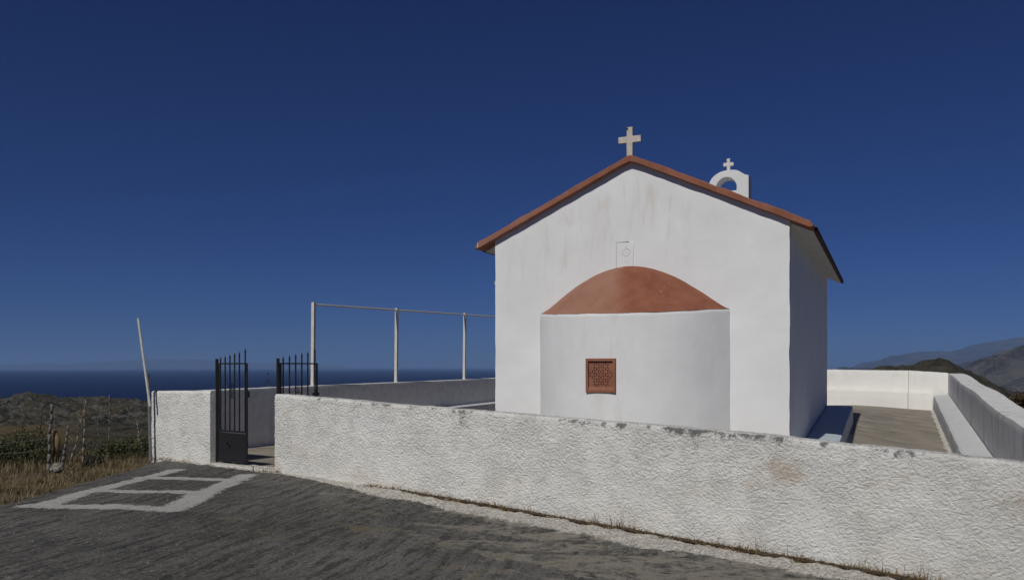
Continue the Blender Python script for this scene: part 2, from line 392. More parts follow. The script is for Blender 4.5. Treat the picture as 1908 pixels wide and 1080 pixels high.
# ------------------------------------------------------------------ road, markings, verge
def wall_sn(x, y): return ((x - BX) * WX + (y - BY) * WY, -(x - BX) * WY + (y - BY) * WX)
MARKS = [((-4.98, 8.74), (-4.92, 10.0), .12), ((-4.92, 10.0), (-4.74, 11.75), .10), ((-3.50, 8.52), (-3.56, 9.7), .15), ((-3.56, 9.7), (-3.60, 11.25), .13),
         ((-5.06, 8.74), (-4.3, 8.72), .13), ((-4.3, 8.72), (-3.50, 8.54), .14), ((-4.95, 9.80), (-3.5, 9.66), .11), ((-4.88, 11.0), (-3.52, 10.78), .12)]
def paint_at(x, y):
    v = 0
    for (ax, ay), (bx, by), w_ in MARKS:
        q = max(0, min(1, ((x - ax) * (bx - ax) + (y - ay) * (by - ay)) / ((bx - ax) ** 2 + (by - ay) ** 2)))
        dd = math.hypot(x - ax - q * (bx - ax), y - ay - q * (by - ay)) + .03 * fr(x * 3, y * 3, 8, 4)
        w_ *= 1.22
        v = max(v, 1 - sst(w_ * .45, w_ * 1.35, dd))
    return v
mb = MB(); sand = []; lime = []; paint = []; tracks = []
X0, X1, Y0, Y1 = -5.7, 9.0, -4.0, 14.2; st = .045; nx = int((X1 - X0) / st); ny = int((Y1 - 1.5) / st)
ys = [Y0, -1.0, 0.5] + [1.5 + (Y1 - 1.5) * j / ny for j in range(ny + 1)]
edge = lambda y: -5.46 + .06 * fr(y * .9, 0, 3) + .02 * fr(y * 6, 1, 3) - .012 * (y - 9) ** 1
for i in range(nx + 1):
    for y in ys:
        x = X0 + (X1 - X0) * i / nx
        if i < 10:
            e = edge(y); x = e + (X0 + (X1 - X0) * 10 / nx - e) * i / 10
        s, n = wall_sn(x, y)
        q = -n                                    # distance in front of the wall
        base = fr(s * 1.1, 0, 7, 4)
        wd = lerp([(-3.6, .10), (-1.5, .12), (-.2, .14), (.6, .16), (2.2, .42), (3.6, .55), (5, .62), (7, .5), (9, .42), (12, .4)], s) * (1 + .35 * base)
        l = 1 - sst(wd * .55, wd * 1.25, q) if q > -.3 else 1
        z = zroad(x) + .028 * l * sst(.0, .5, wd) + .009 * fr(x * 1.4, y * 1.4, 0, 4) + .005 * fr(x * 9, y * 9, 2, 3)
        z += .024 * l * fr(s * 7, n * 7, 3, 4)
        if i < 6: z -= .05 * (1 - i / 6) ** 2
        sa = sst(-3.2, .4, x) * (1 - sst(1.0, 3.8, q)) * .75 + .30 * sst(-1.8, 1.5, x) * (1 - sst(3, 5, q)) 
        mb.v.append(Vector((x, y, z))); paint.append(paint_at(x, y) if x < -2.9 and y > 8 else 0); tracks.append(sst(-3.4, -2.2, x) * (1 - sst(1.2, 2.4, x)) * (1 - sst(2.2, 4.2, q)) * sst(.6, 1.4, q)); sand.append(sa); lime.append(l if -.4 < q and s > -3.4 else (1 if q <= -.4 and False else 0))
NYv = len(ys)
for i in range(nx):
    for j in range(NYv - 1):
        a = i * NYv + j
        # keep the road outside the yard
        c = (mb.v[a] + mb.v[a + NYv + 1]) / 2; s, n = wall_sn(c.x, c.y)
        if n > .12: continue
        mb.f.append((a, a + NYv, a + NYv + 1, a + 1)); mb.mi.append(0)
mb.at = {'sand': sand, 'lime': lime, 'paint': paint, 'tracks': tracks}
tag(mb.build('road', M['road'], smooth=True, fix=False), kind='structure')

# verge left of the road
def zverge(x, y):
    e = max(0, -5.5 - x)
    return -1.50 - .05 * e - .006 * e * e + .05 * fr(x * .7, y * .7, 5, 4) - .02
mb = MB()
nx, ny = 110, 130
def vf(a, b):
    x = -5.30 - 10.0 * a ** 1.3; y = -1 + 18.6 * b
    if y > 13.45 and x > -5.95 - (y - 13.45) * -.45: x = min(x, -5.95 + (y - 13.45) * .45)
    z = zverge(x, y)
    if a < .03: z -= .1 * (1 - a / .03)
    far = max(0, a - .85) / .15; z -= 1.4 * far
    if b > .93: z -= 1.2 * (b - .93) / .07
    return (x, y, z)
mb.grid(vf, nx, ny, flip=True)
tag(mb.build('verge', M['soil'], smooth=True, fix=False), kind='structure')

def blades(mb, pts, hmin, hmax, wid, lean=.5):
    for p in pts:
        h = random.uniform(hmin, hmax); a = random.uniform(0, 2 * math.pi); l = random.uniform(0, lean) * h
        wv = Vector((math.cos(a + 1.57), math.sin(a + 1.57), 0)) * wid * random.uniform(.6, 1.3)
        d = Vector((math.cos(a) * l, math.sin(a) * l, 0))
        b = len(mb.v); p = Vector(p)
        mb.v += [p - wv, p + wv, p + d * .35 + Vector((0, 0, h * .55)) + wv * .6, p + d * .35 + Vector((0, 0, h * .55)) - wv * .6, p + d + Vector((0, 0, h * random.uniform(.8, 1)))]
        mb.f += [(b, b + 1, b + 2, b + 3), (b + 3, b + 2, b + 4)]; mb.mi += [0, 0]
mb = MB(); pts = []
while len(pts) < 42000:
    y = random.uniform(4, 15.2); x = -5.40 - abs(random.gauss(0, 1)) * 2.1
    if x < -10.5 or (y > 12.9 and x > -6.0): continue
    if fr(x * 1.8, y * 1.8, 9, 3) + random.uniform(-.5, .5) < -.25: continue
    pts.append((x, y, zverge(x, y) - .02))
blades(mb, pts, .03, .13, .0045, 1.3)
pts = [(random.uniform(-9.5, -5.6), random.uniform(12.3, 14.6), 0) for _ in range(1600)]
pts = [(x, y, zverge(x, y)) for x, y, _ in pts if not (y > 13.0 and x > -5.95)]
blades(mb, pts, .08, .26, .004, 1.0)
tag(mb.build('dry_grass', M['dry'], fix=False), 'short dry brown grass covering the verge left of the road', 'grass', kind='stuff')

# ------------------------------------------------------------------ whitewashed walls of the yard
def zpl(pts): return lambda s: lerp(pts, s)
def slab(path, length, thick, zb, zt, ds, dz, rough, dirt=None, warm=None, seed=0, topround=.012, capdirt=0.0):
    """wall body: path(s, n) -> xy Vector with n into the thickness; cross-section swept along s."""
    mb = MB(); D = []; Wm = []
    ns = max(4, int(length / ds)); h0 = zt(length / 2) - zb(length / 2)
    nf = max(3, int(h0 / dz)); ntp = max(3, int(thick / max(dz, .02)))
    sec = [(0, j / nf) for j in range(nf + 1)] + [(k / ntp, 1) for k in range(1, ntp)] + [(1, 1 - j / nf) for j in range(nf + 1)]
    K = len(sec)
    for i in range(ns + 1):
        s = length * i / ns; a, b = zb(s), zt(s) + .008 * fr(s * 1.1, seed, 0, 4) + (.005 * fr(s * 6, seed, 2, 3) if rough > .002 else 0)
        for (nn, hh) in sec:
            n = nn * thick; z = a + (b - a) * hh
            e = rough * (fr(s * 9, z * 9 + nn * 3, seed, 5, .75)) + rough * .8 * fr(s * 2.2, z * 2.2, seed + nn * 5, 3)
            rr = topround * (1 if hh > .999 else 0)
            if nn == 0: n -= e; n += rr
            elif nn == 1: n += e; n -= rr
            else: z += e * .6
            if nn in (0, 1) and hh > .999: z -= topround * .8
            p = path(s, n); mb.v.append(Vector((p[0], p[1], z)))
            D.append(dirt(s, b - z, nn) if dirt else 0); Wm.append(warm(s, b - z, nn) if warm else 0)
    for i in range(ns):
        for k in range(K - 1):
            q = i * K + k; mb.f.append((q, q + 1, q + K + 1, q + K)); mb.mi.append(0)
    mb.f.append(tuple(range(K))[::-1]); mb.mi.append(0)
    mb.f.append(tuple(ns * K + k for k in range(K))); mb.mi.append(0)
    mb.at = {'dirt': D, 'warm': Wm}
    return mb

RT = [(-3.1, -.398), (-1.43, -.372), (-.6, -.372), (0, -.378), (1.94, -.453), (3.81, -.516), (6.54, -.612), (7.91, -.690), (8.91, -.748), (12.6, -.86)]
_r = random.Random(5); STREAKS = [(_r.uniform(.8, 8.2), _r.uniform(.015, .06), _r.uniform(.03, .16), _r.uniform(.3, .75)) for _ in range(90)]
STREAKS = [q for q in STREAKS if q[0] > 4.6 or q[2] < .07]
def dirt_front(s, dn, nn):
    if nn > 0 and dn < .05: return .75 + .5 * fr(s * 2, nn * 3, 1, 4)
    v = .8 * max(0, .45 + fr(s * 2.6, 0, 3, 4)) * (1 - sst(.01, .06, dn)) * sst(.8, 2.5, s)
    for c, wd, d0, d1, a in ((3.30, .05, 0, .24, .9), (3.36, .04, .0, .14, .9), (3.20, .03, .0, .12, .9), (3.45, .05, 0, .08, .8), (3.22, .07, .45, .85, .42), (4.95, .05, 0, .08, .8), (5.60, .14, .15, .42, .60), (5.55, .10, .3, .6, .4), (5.0, .3, .0, .05, .6),
                             (6.22, .05, 0, .26, 1.0), (6.16, .03, 0, .16, .8), (6.05, .18, 0, .05, .8), (6.50, .06, 0, .13, .85), (6.72, .08, 0, .12, .9), (6.9, .2, 0, .05, .7), (1.2, .5, .05, .5, .18), (2.6, .35, .0, .05, .6), (1.6, .5, .0, .04, .5),
                             (7.4, .05, 0, .05, .8), (7.6, .3, .25, .32, .25), (8.6, .25, .42, .6, .35), (9.3, .4, .3, .5, .3)):
        v += a * math.exp(-((s - c) / wd) ** 2) * sst(d0 - .05, d0 + .02, dn) * (1 - sst(d1 * .5 + d0 * .5, d1 + .06, dn))
    if dn < .35:
        for c, wd, ln, a in STREAKS:
            if abs(s - c) < wd * 3: v += a * math.exp(-((s - c) / wd) ** 2) * (1 - sst(ln * .4, ln, dn))
    return v
def warm_front(s, dn, nn):
    v = 0
    for c, wd, dc, dw, a in ((7.05, .22, .30, .16, 1.0), (6.75, .15, .48, .12, .6), (8.1, .35, .25, .15, .55), (8.9, .3, .3, .18, .5), (.5, .6, .75, .22, .55), (1.6, .6, .95, .16, .5), (4.0, .25, .2, .15, .35), (2.6, .8, 1.02, .08, .5), (9.6, .4, .3, .2, .4)):
        v += a * math.exp(-((s - c) / wd) ** 2 - ((dn - dc) / dw) ** 2)
    return v * .95
LW = 12.55
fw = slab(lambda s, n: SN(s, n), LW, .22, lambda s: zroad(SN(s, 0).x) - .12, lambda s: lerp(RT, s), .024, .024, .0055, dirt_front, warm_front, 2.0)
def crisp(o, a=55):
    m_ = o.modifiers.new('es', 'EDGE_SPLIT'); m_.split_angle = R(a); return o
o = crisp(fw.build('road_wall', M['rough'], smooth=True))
tag(o, 'long rough whitewashed wall beside the road, running right from the gate', 'wall')
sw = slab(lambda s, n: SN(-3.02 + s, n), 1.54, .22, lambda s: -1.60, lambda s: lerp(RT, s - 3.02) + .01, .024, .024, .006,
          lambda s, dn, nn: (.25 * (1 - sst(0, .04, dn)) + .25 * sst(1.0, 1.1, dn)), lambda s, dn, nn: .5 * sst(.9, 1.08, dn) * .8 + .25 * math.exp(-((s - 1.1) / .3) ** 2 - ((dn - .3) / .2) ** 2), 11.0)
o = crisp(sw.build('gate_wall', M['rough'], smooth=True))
tag(o, 'short rough whitewashed wall block left of the gate', 'wall')

# left parapet (u=0), far parapet (t=18.25), right parapet
LT = [(0, -.404), (2.5, -.383), (4.1, -.375), (7.3, -.361), (10.8, -.344), (12.9, -.323), (18.5, -.28)]
lp = slab(lambda s, n: UT(.22 - n, s + .2), 18.2, .22, lambda s: -2.6, lambda s: lerp(LT, s), .12, .08, .0008,
          lambda s, dn, nn: (.5 if nn == 0 else 0) * (.3 + .5 * sst(.3, 1, dn)), None, 21)
tag(crisp(lp.build('left_parapet', M['parapet'], smooth=True), 40), 'smooth low wall on the sea side of the yard, under the white pipe frame', 'wall')
FT = [(0, -.28), (9.05, -.084), (11.34, -.113), (12.9, -.20)]
fp = slab(lambda s, n: UT(s, 18.25 + n - (.15 if s > 11.36 else 0)), 12.42, .22, lambda s: -3.0, lambda s: lerp(FT, s), .02, .08, .005, lambda s, dn, nn: .25, None, 31)
fpo = fp.build('far_parapet', M['far'], smooth=True); es_ = fpo.modifiers.new('es', 'EDGE_SPLIT'); es_.split_angle = R(40)
tag(fpo, 'bright sunlit end wall across the back of the yard', 'wall')
RP = [(-2.5, 12.16), (1.5, 12.197), (17.96, 12.415), (18.5, 12.42)]
RTop = [(-2.5, -.855), (1.5, -.7316), (5, -.62), (10, -.45), (17.96, -.19), (18.5, -.185)]
rp = slab(lambda s, n: UT(lerp(RP, s - 2.4) + n, s - 2.4), 20.7, .43, lambda s: -3.4, lambda s: lerp(RTop, s - 2.4) + .018 * math.sin((s - 2.4) * .9), .05, .06, .0006,
          lambda s, dn, nn: (1.0 if nn == 0 else 1.3 * max(0, .3 + fr(s * 4, nn * 6, 5, 4))) * (.25 + .75 * (1 - sst(15.5, 20, s))), None, 41)
tag(crisp(rp.build('right_parapet', M['parapet'], smooth=True), 40), 'long grey-streaked parapet with a wide top along the right edge of the yard', 'wall')

# benches
def bench(name, a0, a1, quad, mat, label, n=90, ff=.01, dirtv=.4, seed=0):
    """quad(q)-> (front xy, back xy, ztop front, ztop back, zbottom)"""
    mb = MB(); D = []
    K = 18
    for i in range(n + 1):
        q = i / n; f, b, zf, zk, zb = quad(q)
        for j in range(K):
            if j < 6: p = f; z = zb + (zf - zb) * j / 5.0; h = 0
            elif j < 13: k = (j - 5) / 7; p = f.lerp(b, k); z = zf + (zk - zf) * k; h = 1
            else: k = (j - 12) / 5; p = b; z = zk + (zb - zk) * k; h = 2
            e = ff * fr(p.x * 3, p.y * 3, z * 3 + seed, 4)
            dirn = (f - b).normalized()
            v = Vector((p.x, p.y, z)) + (Vector((dirn.x, dirn.y, 0)) * e if h == 0 else Vector((0, 0, e * .5)) if h == 1 else Vector())
            if j == 5: v += Vector((-dirn.x, -dirn.y, -.8)) * .012
            mb.v.append(v); D.append(dirtv if h == 0 else dirtv * .35)
    for i in range(n):
        for k in range(K - 1):
            a = i * K + k; mb.f.append((a, a + 1, a + K + 1, a + K)); mb.mi.append(0)
    mb.f.append(tuple(range(K))); mb.mi.append(0); mb.f.append(tuple(n * K + k for k in range(K))); mb.mi.append(0)
    mb.at = {'dirt': D}
    return tag(mb.build(name, mat, smooth=False), label, 'bench')
def v2(v): return Vector((v.x, v.y, 0))
def qr(q):
    t = -2.2 + (17.93 + 2.2) * q
    return v2(UT(lerp([(-2.2, 11.75), (5.65, 11.855), (17.96, 12.018)], t), t)), v2(UT(lerp(RP, t) - .012, t)), lerp([(-2.2, -1.60), (5.65, -1.442), (17.96, -.847)], t), lerp([(-2.2, -1.56), (4.72, -1.393), (17.96, -.794)], t), lerp([(-2.2, -2.3), (8, -1.9), (17.96, -1.5)], t)
o = bench('masonry_bench', 0, 1, qr, [M['bench']], 'white masonry bench along the foot of the right parapet', 160, .014, 1.0)
def qf(q):
    u = .42 + (12.0 - .42) * q; dt = .15 if u > 11.34 else 0
    zt = lerp([(0, -1.0), (9.05, -.721), (11.34, -.776), (12.4, -.79)], u)
    return v2(UT(u, 17.957 - dt * .55)), v2(UT(u, 18.23 - dt)), zt, zt + .006, -1.7
bench('masonry_bench', 0, 1, qf, [M['far']], 'bright white bench along the end wall of the yard', 200, .004, .15)
def ql(q):
    t = 4.5 + 13.3 * q
    zt = lerp([(4.5, -1.07), (12.86, -1.01), (18, -.98)], t)
    return v2(UT(.62, t)), v2(UT(.232, t)), zt - .005, zt, -1.8
bench('masonry_bench', 0, 1, ql, [M['bench']], 'shaded white bench against the sea side wall, left of the chapel', 60, .006, .2)
def qc(q):
    t = 2.62 + 8.1 * q
    zt = -1.243 + (t - 4.47) * .0564
    return v2(UT(9.486 + .56, t)), v2(UT(9.50, t)), zt, zt, -1.75 + .02 * t
bench('chapel_bench', 0, 1, qc, [M['blue']], 'pale blue painted bench along the shaded side wall of the chapel', 60, .006, .2)

# yard floor
def zfloor(u, t):
    zl = lerp([(-3, -1.46), (0, -1.465), (3, -1.46), (8, -1.42), (18, -1.32)], t)
    zc = lerp([(-3, -1.72), (0, -1.66), (5, -1.53), (11, -1.25), (18, -1.175)], t)
    zr = lerp([(-3, -1.82), (0, -1.78), (8.06, -1.677), (18, -1.285)], t)
    return lerp([(0, zl), (4, zl - .01), (9.9, zc), (11.9, zr), (12.5, zr)], u)
mb = MB()
def ff(a, b):
    u = .1 + 12.2 * a; t0 = .08 - .1926 * u; t = t0 + (18.3 - t0) * b
    return UT(u, t, zfloor(u, t) + .006 * fr(u * 1.2, t * 1.2, 3, 4))
mb.grid(ff, 130, 170, flip=False)
tag(mb.build('courtyard_floor', M['floor'], smooth=True), kind='structure')
# lime-washed edges painted on the floor along the benches, and gate threshold
mb = MB(); att = []
def edge_strip(pa, wid, seed):
    n = 170; K = 5; base = len(mb.v)
    for i in range(n + 1):
        u, t = pa(i / n)
        w0 = max(.01, wid * (1 + .7 * fr(t * 2.3, seed, 0, 5)))
        for k in range(K):
            uu = u - w0 * k / (K - 1) * (1 if seed < 5 else -1)
            mb.v.append(UT(uu, t, zfloor(uu, t) + .014 * (1 - k / (K - 1)) + .006))
    for i in range(n):
        for k in range(K - 1):
            a = base + i * K + k; mb.f.append((a, a + K, a + K + 1, a + 1)); mb.mi.append(0)
edge_strip(lambda q: (lerp([(-2.2, 11.75), (5.65, 11.855), (17.96, 12.018)], -1.5 + 19.3 * q) + .01, -1.5 + 19.3 * q), .10, 1)
edge_strip(lambda q: (10.04, 2.6 + 5.9 * q), .07, 7)
tag(mb.build('floor_paint', M['lime'], smooth=True), kind='structure')
mb = MB()
mb.grid(lambda a, b: SN(-1.55 + 1.62 * a, -.10 + .42 * b + .03 * fr(a * 5, b, 2), -1.438 + .012 * fr(a * 8, b * 4, 1, 4) - .05 * (1 - sst(0, .2, b)) - .03 * sst(.75, 1, b)), 60, 18)
tag(mb.build('threshold', M['lime'], smooth=True), kind='structure')
# strip of pavement between threshold and yard floor (painted concrete)

# ------------------------------------------------------------------ the chapel
UC, TF, TB = 7.186, 2.541, 10.78
HW = 2.30
ch = empty('chapel', UT(UC, TF, -1.6), 'small whitewashed chapel with red roof, rounded apse and crosses', 'chapel')
def SZ(s, t, z): return UT(UC + s, t, z)
def zg(s): return 3.125 - (1.21 / 2.62) * abs(s)      # underside of roof
mb = MB(); D = []
nu, nv = 130, 130
def gable(a, b):
    s = -HW + 2 * HW * a; z = -2.0 + (zg(s) + .01 + 2.0) * b
    e = .008 * fr(s * 1.2, z * 1.2, 3, 3) + .0010 * fr(s * 11, z * 11, 6, 4)
    ed = HW - abs(s); e2 = .01 * fr(z * 2.2, 4, 1 if s > 0 else 9, 4) if ed < .03 else 0
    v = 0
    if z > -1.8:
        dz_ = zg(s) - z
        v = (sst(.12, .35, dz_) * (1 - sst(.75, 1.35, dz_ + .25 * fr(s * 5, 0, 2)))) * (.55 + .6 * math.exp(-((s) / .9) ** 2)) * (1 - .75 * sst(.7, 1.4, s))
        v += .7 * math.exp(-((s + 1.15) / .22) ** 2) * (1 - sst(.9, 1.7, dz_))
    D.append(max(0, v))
    return SZ(s + e2, TF - e, z)
mb.grid(gable, nu, nv)
n0 = len(mb.v)
# side and rear walls (front edges meet the gable panel)
def side(sg):
    def F(a, b):
        t = TF + (TB - TF) * a; z = -2.0 + (zg(HW) + 2.01) * b
        e = .008 * fr(t * 1.5, z * 1.5, 8 + sg, 4) if 0 < a < 1 else .01 * fr(z * 2.2, 4, 1 if sg > 0 else 9, 4)
        D.append(.25 * (1 - sst(1.2, 2.4, b * 4)) + .1); return SZ(sg * (HW + (e if 0 < a else sg * e)), t, z)
    mb.grid(F, 70, 60)
side(1); side(-1)
def rear(a, b):
    s = -HW + 2 * HW * a; D.append(0); return SZ(s, TB, -2.0 + (zg(s) + 2.01) * b)
mb.grid(rear, 20, 12)
# wooden door on the entrance (rear) side is out of sight; leave the plain wall
mb.at = {'dirt': D}
wall = mb.build('wall', M['chapel'], ch, smooth=True)
md = wall.modifiers.new('es', 'EDGE_SPLIT'); md.split_angle = R(50)

# roof: red plastered slab with a verge at the front, cream soffit, clay tiles over
E_ = 2.62
def zt_(s): return 3.222 - (1.20 / E_) * abs(s)
mb = MB(); D = []
T0, T1 = TF - .10, TB + .12
def ver(a, b):      # front band of the slab, closed cross-section swept from eave to eave
    s = -E_ + 2 * E_ * a
    k = int(round(b * 9)) % 9
    ztop = zt_(s) + .012 * fr(s * 3, 0, 4, 4) + .004 * fr(s * 14, 2, 4, 3); zb = zg(s) + .004 * fr(s * 5, 3, 1, 3)
    if abs(s) < .12: ztop -= .012 * (1 - abs(s) / .12) ** 2; zb -= .02 * (1 - abs(s) / .12)
    tip = sst(E_ - .07, E_, abs(s)); ztop -= .035 * tip * tip; zb += .02 * tip * tip
    ring = [(T0 + .012, zb), (T0, zb + .010), (T0, zb + .05), (T0 - .002, ztop - .016), (T0 + .014, ztop), (T0 + .16, ztop + .005), (T0 + .32, ztop - .01), (T0 + .33, ztop - .04), (T0 + .33, zb)]
    t, z = ring[k]; D.append(.25 + .5 * (1 - sst(0, 2.2, s + 2.2)))
    return SZ(s, t + (.006 * fr(s * 4, z * 3, 2, 4) if k < 5 else 0), z)
mb.grid(ver, 220, 9)
mb.at = {'dirt': D}
for aa in (0, 220): mb.f.append(tuple(aa * 10 + k for k in range(9))); mb.mi.append(0)
roof = mb.build('roof', M['red'], ch, smooth=True)
md = roof.modifiers.new('es', 'EDGE_SPLIT'); md.split_angle = R(45)
mb = MB()
for sg in (1, -1):      # underside slab, butted behind the verge band
    z0, z1 = zg(0), zg(E_ - .02)
    p = [SZ(0, T0 + .335, z0 + .004), SZ(sg * (E_ - .02), T0 + .335, z1 + .004), SZ(sg * (E_ - .02), T1, z1 + .004), SZ(0, T1, z0 + .004)]
    mb.add(p + [q + Vector((0, 0, .05)) for q in p], [(0, 1, 2, 3), (7, 6, 5, 4), (0, 4, 5, 1), (1, 5, 6, 2), (2, 6, 7, 3)])
mb.build('soffit', M['soffit'], roof)
mb = MB()
for sg in (1, -1):      # rounded clay tiles: one rippled cover per slope
    L = T1 + .03 - (T0 + .34)
    def tf(a, b):
        t = T0 + .34 + L * a; s = sg * (.02 + (E_ + .03 - .02) * b)
        rip = .022 * abs(math.sin(math.pi * L * a / .19)); stp = .014 * (1 - (b * 9) % 1)
        return SZ(s, t, zg(abs(s)) + .066 + rip + stp)
    mb.grid(tf, 260, 45)
    mb.grid(lambda a, b: SZ(sg * (E_ + .03), T0 + .34 + L * a, zg(E_ + .03) + .058 - .03 * (1 - b) + (.008 + .022 * abs(math.sin(math.pi * L * a / .19)) + .014) * b), 260, 1)
    mb.grid(lambda a, b: SZ(sg * (E_ - .02 + .05 * b), T0 + .34 + L * a, zg(E_ + .03) + .028), 40, 1)
mb.build('roof_tiles', M['tile'], roof)
mb = MB(); mb.box(SZ(-E_ + .05, T0 - .004, (zg(E_) + zt_(E_)) / 2 + .03), Vector((DY, -DX, 0)) * .006, (0, 0, .04), Vector((DX, DY, 0)) * .004)
mb.build('paint_streak', M['pole'], roof)

def cross(name, s0, t0, zb, zt, zarm, aw, arm, stem, th, mat, par, yaw=0):
    mb = MB(); r = Vector((DY, -DX, 0)); d = Vector((DX, DY, 0))
    a, b, c = stem / 2, arm / 2, aw / 2
    P = [(-a, zb), (a, zb), (a * 1.02, zarm - b), (c, zarm - b * 1.02), (c, zarm + b), (a, zarm + b), (a * .98, zt), (-a, zt), (-a, zarm + b), (-c, zarm + b * .98), (-c, zarm - b), (-a, zarm - b)]
    poly = [SZ(s0 + x, t0, z) for x, z in P]
    mb.prism(poly, d * th)
    o = mb.build(name, mat, par)
    bv = o.modifiers.new('bv', 'BEVEL'); bv.width = .004; bv.segments = 1
    return o
c1 = cross('cross', -.012, T0 + .03, zt_(0) - .06, 3.640, 3.452, .352, .098, .092, .045, M['marble'], roof)
mb = MB(); mb.box(SZ(-.045, T0 + .026, 3.615), Vector((DY, -DX, 0)) * .010, (0, 0, .014), Vector((DX, DY, 0)) * .004)
mb.tube(SZ(-.05, T0 + .02, 3.622), SZ(-.035, T0 + .02, 3.622), .008, n=6)
# (belongs to the cross: keep it in the same part family)
mb.build('clamp', M['black'], roof)

# belfry arch at the entrance end
prof = [(-.50, 2.80), (-.50, 4.50), (-.475, 4.59), (-.42, 4.68), (-.35, 4.74), (-.28, 4.785), (-.20, 4.82), (-.10, 4.838), (0, 4.845), (.10, 4.84), (.18, 4.825), (.25, 4.79), (.31, 4.745), (.37, 4.705), (.42, 4.685), (.465, 4.68), (.465, 2.80)]
op = [(.18, 4.33), (.185, 4.44), (.17, 4.50), (.12, 4.59), (.05, 4.65), (-.03, 4.678), (-.10, 4.68), (-.18, 4.655), (-.25, 4.60), (-.30, 4.53), (-.33, 4.44), (-.335, 4.33)]
mb = MB(); th = .48; tb = 11.20 - .42
# left leg+arch ring as quads between outer and inner outlines
outer = [(-.50, 4.33)] + prof[1:-1] + [(.465, 4.33)]
inner = op[::-1]
def resample(P, n):
    L = [0]
    for a, b in zip(P, P[1:]): L.append(L[-1] + math.dist(a, b))
    out = []
    for i in range(n + 1):
        x = L[-1] * i / n
        k = max(j for j in range(len(L)) if L[j] <= x + 1e-9); k = min(k, len(P) - 2)
        f = (x - L[k]) / max(1e-9, L[k + 1] - L[k]); out.append((P[k][0] + (P[k + 1][0] - P[k][0]) * f, P[k][1] + (P[k + 1][1] - P[k][1]) * f))
    return out
N = 44; BK = .9715; outer = [(x * BK + .12, z * BK) for x, z in outer]; inner = [(x * BK + .12, z * BK) for x, z in inner]; O_ = resample(outer, N); I_ = resample(inner, N)
TBf = 10.50
D_ = []
for tt in (TBf, TBf + th):
    for P_ in (O_, I_):
        for (s, z) in P_: mb.v.append(SZ(s, tt, z))
n1 = N + 1
for i in range(N):
    a, b, c, e = i, n1 + i, 2 * n1 + i, 3 * n1 + i
    mb.f += [(a, a + 1, b + 1, b), (c, e, e + 1, c + 1), (a, c, c + 1, a + 1), (b, b + 1, e + 1, e)]; mb.mi += [0] * 4
x0, x1, z1 = -.50 * BK + .12, .465 * BK + .12, 4.33 * BK
mb.prism([SZ(x0, TBf, 2.55), SZ(x1, TBf, 2.55), SZ(x1, TBf, z1), SZ(x0, TBf, z1)], Vector((DX, DY, 0)) * th)
mb.at = {'dirt': [.2] * len(mb.v)}
bel = mb.build('belfry', M['chapel'], ch)
cross('cross', -.028 * BK + .12, TBf + .06, 4.69, 5.142 * BK, 5.0 * BK, .24, .083, .078, .06, M['palemarble'], bel)

# apse: half cylinder with a red half dome
AP, AH = .86, 1.490; RA = (AH * AH + AP * AP) / (2 * AP); AL = math.asin(AH / RA)
def arc(f, k=1.0, dr=0.0):      # f in 0..1 from left to right end; k scales towards the wall centre
    an = -AL + 2 * AL * f; return k * (RA + dr) * math.sin(an) - .015, TF - k * ((RA + dr) * math.cos(an) - (RA - AP))
ap_z = lambda f: .848 - .080 * math.sin(math.pi * f) + .005 * fr(f * 14, 0, 3, 3)
mb = MB(); D = []
PW = math.asin(-.20 / RA)                      # window sits left of the axis
rw = Vector((DY, -DX, 0)) * math.cos(PW) - Vector((DX, DY, 0)) * math.sin(PW) * -1 * -1
dw = Vector((DX, DY, 0)) * math.cos(PW) + Vector((DY, -DX, 0)) * math.sin(PW) * -1
rw = Vector((dw.y, -dw.x, 0))
_s, _t = RA * math.sin(PW) - .015, TF - (RA * math.cos(PW) - (RA - AP)); WC = SZ(_s, _t, 0)
def WZ(x, y, z): return WC + rw * x + dw * y + Vector((0, 0, z))
zc = -.125
def apf(a, b):
    z = -2.0 + (ap_z(a) + 2.0) * b
    dr = .008 * fr(a * 5, z * .9, 3, 3) + .0012 * fr(a * 46, z * 10, 5, 4) - (.012 if b == 1 else 0)
    x, t = arc(a, 1, dr)
    D.append(.9 * math.exp(-((a - .46) / .07) ** 2) * sst(-1.6, .4, z) + .5 * math.exp(-((a - .52) / .04) ** 2) * (1 - sst(-.8, -.3, z)) + .12)
    return SZ(x, t, z)
mb.grid(apf, 140, 110)
def in_win(fc):
    q = sum((mb.v[i] for i in fc), Vector()) / 4 - WC
    return abs(q.dot(rw)) < .205 and abs(q.z - zc) < .218
keep = [not in_win(fc) for fc in mb.f]; mb.f = [fc for fc, kk in zip(mb.f, keep) if kk]; mb.mi = [0] * len(mb.f)
mb.at = {'dirt': D}
aps = mb.build('apse', M['chapel'], ch, smooth=True)
mb = MB(); D = []
def dome(a, b):
    rho = 1.0 - b; z0 = ap_z(a); h = (1 - rho ** 2) ** 1.3
    z = z0 + (1.535 - z0) * h + .012 * fr(a * 7, rho * 4, 6, 4) * (1 - b)
    x, t = arc(a, rho, -.004)
    D.append(max(0, 1 - sst(.46, .60, a + .11 * (1 - rho) + .03 * fr(rho * 4, 1, 1))))
    return SZ(x - .03 * h, t, z)
mb.grid(dome, 120, 50)
mb.at = {'dirt': D}
mb.build('apse_roof', M['red'], aps, smooth=True)

